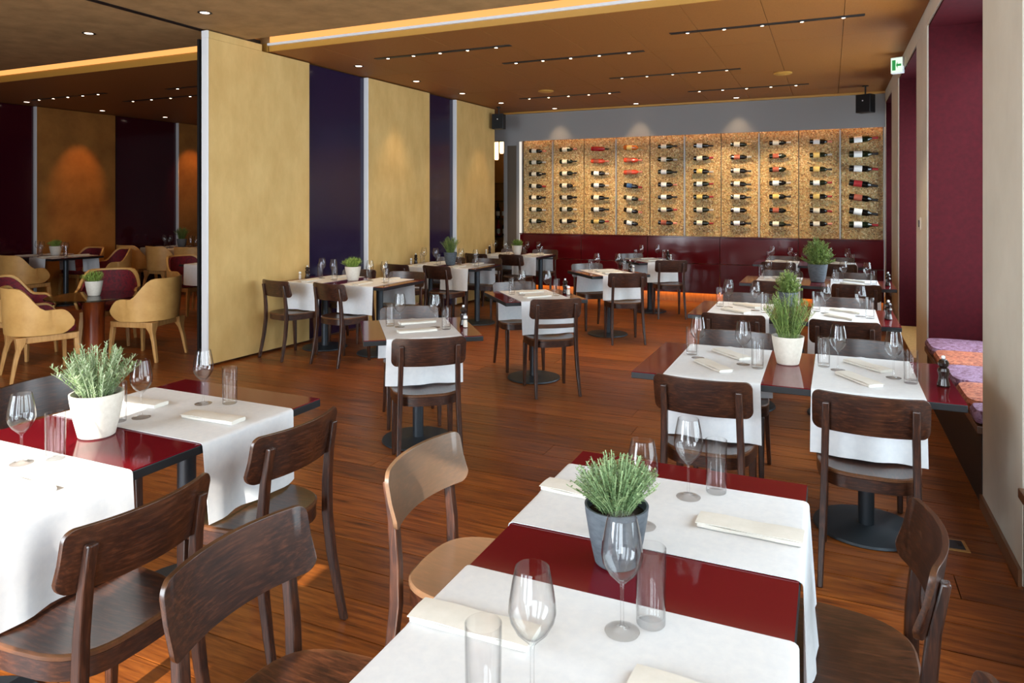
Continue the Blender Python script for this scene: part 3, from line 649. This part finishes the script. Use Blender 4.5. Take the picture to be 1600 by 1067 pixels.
def dining_table(name_, x, y, rot, L, W_, cols, runners, run_names, ends, hang=0.27, rw=0.45, ware=True, small=False, skip=(), nap_rot=None):
    """name_: how the table is known in labels; local y runs across (guests at -y and +y); ends = names of the two guest sides"""
    t = thing('dining_table', 'oxblood lacquer table: ' + name_, 'table', (x, y, 0), R(rot), 'oxblood dining tables')
    tm = cached(('table', round(L, 3), round(W_, 3)), lambda: table_meshes(L, W_)); obj('tabletop', tm[0], t); obj('edge_band', tm[1], t)
    for cx in cols: obj('column', COL, t, (cx, 0, 0)); obj('base_plate', PLATE, t, (cx, 0, 0))
    mat = Matrix.Translation((x, y, 0)) @ Matrix.Rotation(R(rot), 4, 'Z')
    def at(lx, ly): p = mat @ Vector((lx, ly, 0)); return p.x, p.y
    rnd = random.Random(SEED[0]*3 + 1)
    for rx, rn in zip(runners, run_names):
        SEED[0] += 1
        o = obj('table_runner', runner_mesh(rw, W_, hang, SEED[0]), None, at(rx, 0) + (0,), (0, 0, R(rot + rnd.uniform(-0.6, 0.6))))
        rr = (rn + ' ') if rn else ''
        tag(o, 'white linen runner, %son %s' % (rr, name_), 'table runner', 'white table runners')
        if not ware: continue
        for sgn, en in ((-1, ends[0]), (1, ends[1])):
            who = '%s%s of %s' % ((rn + ', ') if rn else '', en, name_)
            j = lambda a: rnd.uniform(-a, a)
            gx, gy = rx - sgn*(0.115 + j(0.012)), sgn*(0.035 + j(0.015)); tx, ty = rx - sgn*(0.18 + j(0.01)), sgn*(0.1 + j(0.015))
            if not ('g', rn, en) in skip:
                tag(obj('wine_glass', WG, None, at(gx, gy) + (TOP + 0.004,)), 'empty wine glass, ' + who, 'wine glass', 'wine glasses')
            if not ('t', rn, en) in skip:
                tag(obj('water_tumbler', TB, None, at(tx, ty) + (TOP + 0.004,)), 'tall water tumbler, ' + who, 'tumbler', 'water tumblers')
            na = rot + 90 + j(6) if nap_rot is None else nap_rot + j(6)
            nk = thing('napkin', 'folded ivory napkin, ' + who, 'napkin', at(rx + sgn*(0.02 + j(0.01)), sgn*(0.225 if nap_rot is None else 0.16)) + (TOP + 0.0045,), R(na), 'folded napkins')
            obj('roll', NK, nk); obj('fold', NF, nk)
    return at

# ================================================================ DINING ROOM LAYOUT
G1 = 'chairs at the nearest table'; RN = ('far runner', 'near runner'); 
# T1 nearest table, guests on the window (+x) and aisle (-x) sides
T1 = 'nearest table with slate-potted thyme'
at = dining_table(T1, -0.41, 1.555, 90, 1.41, 0.70, (-0.4, 0.4), (0.345, -0.345), RN, ('window side', 'aisle side'))
potted(-0.452, 1.59, TOP + 0.001, 'thyme', 'slate', 'bushy thyme in a round slate-grey pot, nearest table', 0.074, 0.135)
chair(-0.97, 1.92, -90, 'sunlit paler chair on aisle side of nearest table, by its far runner', G1, toned=True)
chair(-1.05, 1.235, -90, 'chair on aisle side of nearest table, by its near runner', G1)
chair(0.0, 1.95, 90, 'chair on window side of nearest table, by its far runner', G1)
chair(0.03, 1.2, 90, 'chair on window side of nearest table, by its near runner, mostly cropped', G1)
# T6 sunlit table
T6 = 'sunlit table with the white potted lavender'
dining_table(T6, -2.385, 1.645, 90, 1.52, 0.80, (-0.42, 0.42), (0.36, -0.36), RN, ('aisle side', 'lounge side'))
potted(-2.4, 1.69, TOP + 0.001, 'lavender', 'ceramic', 'silvery herb in a large cream pot on the sunlit table', 0.088, 0.155)
G6 = 'chairs at the sunlit table'
chair(-1.945, 1.99, 90, 'dark chair on aisle side of sunlit table, by its far runner', G6)
chair(-1.86, 1.3, 90, 'dark worn chair on aisle side of sunlit table, by its near runner', G6)
chair(-2.98, 2.0, -90, 'dark chair on lounge side of sunlit table, behind the cream pot', G6)
# window row
WR = ('aisle-end runner', 'window-end runner'); WE = ('near side', 'wine-wall side')
rowdef = [('first table of window row', -0.19, 3.83, 1.42, 0.80, (-0.33, 0.34)), ('second table of window row', -0.27, 5.77, 1.42, 0.78, (-0.36, 0.36)),
          ('third table of window row', -0.14, 8.1, 1.46, 0.76, (-0.36, 0.37)), ('last table of window row', -0.26, 10.5, 1.42, 0.7, (-0.36, 0.36))]
for k_, (nm, x, y, L, Wd, rx) in enumerate(rowdef):
    dining_table(nm, x, y, 0, L, Wd, (-0.35, 0.35), rx, WR, WE, nap_rot=-52 if k_ == 0 else -40)
    gp = 'chairs of the window row'
    for i, q in enumerate(rx):
        e = ('aisle end', 'window end')[i]
        chair(x + q, y - Wd/2 - 0.005, random.uniform(-2, 2), 'dark chair at near side of %s, %s' % (nm, e), gp)
        if k_ < 3: chair(x + q, y + Wd/2 + 0.03, 180 + random.uniform(-2, 2), 'dark chair at wine-wall side of %s, %s' % (nm, e), gp)
        else: chair(x + q, y + Wd/2 + 0.02, 180, 'dark chair at wine-wall side of %s, %s' % (nm, e), gp)
potted(-0.2, 3.92, TOP + 0.001, 'rosemary', 'ceramic', 'tall rosemary in a cream pot on first window-row table', 0.08, 0.145)
potted(-0.3, 5.9, TOP + 0.001, 'bush', 'slate', 'leafy herb in grey pot behind the tall rosemary', 0.078, 0.14, s=0.72)
potted(-0.12, 8.1, TOP + 0.001, 'bush', 'slate', 'round bushy herb in grey pot on third window-row table', 0.1, 0.19, s=1.15)
mill(0.47, 3.73, TOP + 0.001, 'dark pepper mill on first table of window row'); mill(0.38, 5.7, TOP + 0.001, 'dark pepper mill on second table of window row'); mill(0.53, 8.0, TOP + 0.001, 'dark pepper mill on third table of window row')
# middle row: small tables set diagonally
mid = [('first diagonal table of middle row', -2.51, 4.03, 38), ('second diagonal table of middle row', -2.44, 5.88, 41), ('third diagonal table of middle row', -2.44, 8.2, 42), ('last diagonal table of middle row', -2.4, 10.2, 42)]
for i, (nm, x, y, a) in enumerate(mid):
    at = dining_table(nm, x, y, a, 0.74, 0.74, (0,), (0.0,), ('',), ('near side', 'wine-wall side'), rw=0.47, nap_rot=a + 14)
    c0 = at(0.0, -0.42); c1 = at(0.0, 0.42)
    if i == 3: c0 = at(0.02, -0.5)
    chair(c0[0], c0[1], a + (0, -4, -14, -20)[i], 'dark chair at near side of ' + nm, 'chairs of the middle row', rail=(i == 1))
    chair(c1[0], c1[1], a + 180, 'dark chair at wine-wall side of ' + nm, 'chairs of the middle row')
    p = at(0.31, 0.02); mill(p[0], p[1], TOP + 0.001, 'dark pepper mill on ' + nm)
    p = at(0.31, -0.06); shaker(p[0], p[1], TOP + 0.001, 'small salt shaker on ' + nm)
# partition row
par = [('first table along golden partition', -4.68, 6.18, 1.34, 0.76), ('second table along golden partition', -4.66, 8.27, 1.18, 0.76), ('last table along golden partition', -4.6, 10.35, 1.08, 0.72)]
for i, (nm, x, y, L, Wd) in enumerate(par):
    dining_table(nm, x, y, 0, L, Wd, (-0.36, 0.36) if i == 0 else (-0.3, 0.42), (-0.33, 0.33) if i == 0 else (-0.29, 0.29), ('partition-end runner', 'aisle-end runner'), ('near side', 'wine-wall side'), rw=0.43 if i == 0 else 0.4)
    for j, q in enumerate((-0.33, 0.33) if i == 0 else (-0.29, 0.29)):
        e = ('partition end', 'aisle end')[j]
        chair(x + q - 0.07, y - Wd/2 - 0.09, -12 + 4*j, 'dark chair at near side of %s, %s' % (nm, e), 'chairs of the partition row')
        chair(x + q, y + Wd/2 + 0.04, 180 + 8, 'dark chair at wine-wall side of %s, %s' % (nm, e), 'chairs of the partition row')
    mill(x - L/2 + 0.05, y + 0.02, TOP + 0.001, 'dark pepper mill on ' + nm); shaker(x - L/2 + 0.05, y - 0.1, TOP + 0.001, 'small salt shaker on ' + nm)
potted(-4.68, 6.2, TOP + 0.001, 'grass', 'ceramic', 'short green herb in cream pot on first partition table', 0.085, 0.15)
potted(-4.66, 8.3, TOP + 0.001, 'rosemary', 'slate', 'tall herb in grey pot on second partition table', 0.09, 0.17, s=0.95)
potted(-4.6, 10.38, TOP + 0.001, 'tuft', 'ceramic', 'round herb in cream pot on last partition table', 0.085, 0.15, s=0.85)

# ================================================================ LOUNGE BEYOND THE PARTITION
gt = thing('glass_table', 'round glass table on a turned cherry column in the lounge', 'table', (-6.83, 4.78, 0))
obj('top', mesh('top', MB().lathe([(0.43, 0.62), (0.435, 0.624), (0.435, 0.632), (0.43, 0.636)], 48), M['green_glass']), gt)
obj('column', mesh('column', MB().lathe([(0.17, 0), (0.17, 0.03), (0.1, 0.06), (0.092, 0.25), (0.1, 0.55), (0.12, 0.618)], 28), M['column_wood']), gt)
potted(-6.83, 4.78, 0.637, 'grass', 'ceramic', 'short grassy herb in pale pot on the glass table', 0.082, 0.15)
armchair(-6.62, 4.12, -20, 'tan leather tub chair with its back to the sunlit table')
armchair(-6.39, 5.06, 104, 'tan leather tub chair between glass table and partition')
armchair(-7.4, 5.35, 225, 'tub chair with crimson lining facing out behind glass table')
armchair(-7.6, 4.5, -65, 'tan leather tub chair at the far side of glass table')
def lounge_table(nm, x, y, L, Wd, rx):
    return dining_table(nm, x, y, PA*57.3, L, Wd, (0.35,), rx, ('wall-end runner', 'aisle-end runner'), ('near side', 'far side'), rw=0.42)
lounge_table('first lounge wall table', -11.2, 7.15, 1.35, 0.8, (-0.32, 0.32))
lounge_table('second lounge wall table', -11.15, 9.5, 1.45, 0.8, (-0.36, 0.36))
lounge_table('lounge table behind partition edge', -7.5, 7.25, 1.2, 0.76, (-0.28, 0.28))
potted(-11.2, 7.2, TOP + 0.001, 'grass', 'ceramic', 'herb in pale pot on first lounge wall table', 0.09, 0.15)
potted(-11.1, 9.5, TOP + 0.001, 'rosemary', 'slate', 'tall herb in dark pot on second lounge wall table', 0.09, 0.16)
armchair(-11.55, 6.5, 0, 'tub chair at near side of first lounge table, wall end'); armchair(-10.85, 6.5, 0, 'tub chair at near side of first lounge table, aisle end')
armchair(-11.5, 7.85, 180, 'tub chair at far side of first lounge table, wall end'); armchair(-10.8, 7.85, 165, 'crimson-lined tub chair at far side of first lounge table')
armchair(-11.5, 8.85, 0, 'tub chair at near side of second lounge table, wall end'); armchair(-10.75, 8.85, 0, 'tan tub chair backing onto aisle at second lounge table'); armchair(-10.1, 8.9, 10, 'tan tub chair at the aisle corner of second lounge table')
armchair(-10.9, 10.2, 180, 'tub chair at far side of second lounge table')
armchair(-8.35, 7.3, -95, 'crimson-lined tub chair facing the partition-edge table')

# ================================================================ WINE BOTTLES ON THE WALL
def bottle_mesh(s):
    p = [(0.0005, 0.004), (0.034, 0.0), (0.0375, 0.004), (0.0375, 0.19), (0.034, 0.207), (0.02, 0.226), (0.0148, 0.24), (0.0142, 0.295), (0.0155, 0.297), (0.0155, 0.305), (0.0005, 0.306)]
    return [(r*s, z*s) for r, z in p]
bottle_mats = {}
def bmat(name, c, rough=0.12):
    if name not in bottle_mats: bottle_mats[name] = Mat('bottle_' + name, c, rough, coat=0.3).m
    return bottle_mats[name]
GL = {'black': (12, 12, 10), 'green': (22, 30, 16), 'amber': (190, 96, 30), 'rose': (214, 74, 48), 'red': (170, 20, 30)}
LB = {'cream': (232, 224, 204), 'white': (238, 238, 236), 'yellow': (222, 190, 110), 'red': (170, 30, 34), 'blue': (60, 100, 150), 'rust': (170, 84, 60)}
CP = {'black': (22, 20, 22), 'red': (150, 26, 34), 'gold': (190, 150, 90), 'silver': (190, 186, 180), 'pink': (210, 130, 110)}
brng = random.Random(21)
ordn = ['first', 'second', 'third', 'fourth', 'fifth', 'sixth', 'seventh', 'eighth', 'ninth', 'tenth']
for c in range(10):
    for r in range(7):
        g, lb, cp, s, tilt = brng.choice(['black', 'black', 'green']), brng.choice(['cream', 'cream', 'white', 'white', 'yellow', 'rust']), brng.choice(['black', 'black', 'red', 'silver', 'gold', 'pink']), 1.0, brng.choice([-1, 0, 2, 3])
        if c < 2: lb = 'cream'
        if c == 2 and r == 0: g, lb, cp = 'red', 'red', 'black'
        if c == 2 and r == 1: g, lb, cp = 'rose', 'rust', 'pink'
        if c == 3 and r < 3: g, lb, cp = ('amber', 'yellow', 'gold') if r == 0 else ('rose', 'rust', 'pink')
        if c == 3 and r == 3: lb = 'blue'
        if c == 3 and r > 2: tilt = 9
        if c == 9:
            s = 1.24; tilt = [-4, 0, 3, 9, 9, 9, 1][r]; lb = ['white', 'white', 'white', 'red', 'rust', 'white', 'white'][r]; cp = ['red', 'black', 'red', 'black', 'black', 'black', 'red'][r]
        wrd = {'black': 'dark', 'green': 'dark green', 'amber': 'amber', 'rose': 'rose', 'red': 'ruby red'}[g]
        t = thing('wine_bottle', '%s wine bottle with %s label, %s row of %s column on wine wall' % (wrd, lb, ordn[r], ordn[c]), 'wine bottle',
                  (bounds[c] + 0.5695*0.5 + 0.02 - 0.15*s, BACK + 0.06, 2.5 - 0.206*r), 0, 'bottles on the wine wall')
        t.rotation_euler = (0, R(90 + tilt), 0)
        obj('glass', cached(('bt', g, s), lambda: mesh('glass', MB().lathe(bottle_mesh(s), 18), bmat('glass_' + g, GL[g]))), t)
        obj('label_band', cached(('lb', lb, s), lambda: mesh('label_band', MB().lathe([(0.0376*s, 0.05*s), (0.0381*s, 0.0505*s), (0.0381*s, 0.138*s), (0.0376*s, 0.1385*s)], 18, cap=False), bmat('label_' + lb, LB[lb], 0.7))), t)
        obj('capsule', cached(('cp', cp, s), lambda: mesh('capsule', MB().lathe([(0.0149*s, 0.243*s), (0.0152*s, 0.244*s), (0.0162*s, 0.298*s), (0.0162*s, 0.307*s), (0.002, 0.3075*s)], 14, cap=False), bmat('capsule_' + cp, CP[cp], 0.4))), t)
        obj('peg', cached(('peg', s), lambda: mesh('peg', MB().box(-0.004, 0.004, 0.02, 0.074, 0.1*s, 0.112*s).box(-0.004, 0.004, 0.01, 0.074, 0.25*s, 0.258*s), M['steel'])), t)

for i, (x, z, g) in enumerate([(-6.03, 1.276, 'black'), (-5.9, 1.276, 'amber'), (-6.02, 0.926, 'red'), (-5.89, 0.926, 'green')]):
    t = thing('bar_bottle', ['dark bottle on upper bar shelf beyond the doorway', 'amber bottle on upper bar shelf beyond the doorway', 'ruby bottle on lower bar shelf beyond the doorway', 'green bottle on lower bar shelf beyond the doorway'][i], 'bottle', (x, 12.67, z), 0, 'bottles on the bar shelf')
    obj('glass', cached(('bt', g, 1.0), lambda: mesh('glass', MB().lathe(bottle_mesh(1.0), 18), bmat('glass_' + g, GL[g]))), t)
    obj('label_band', CACHE[('lb', 'cream', 1.0)], t)
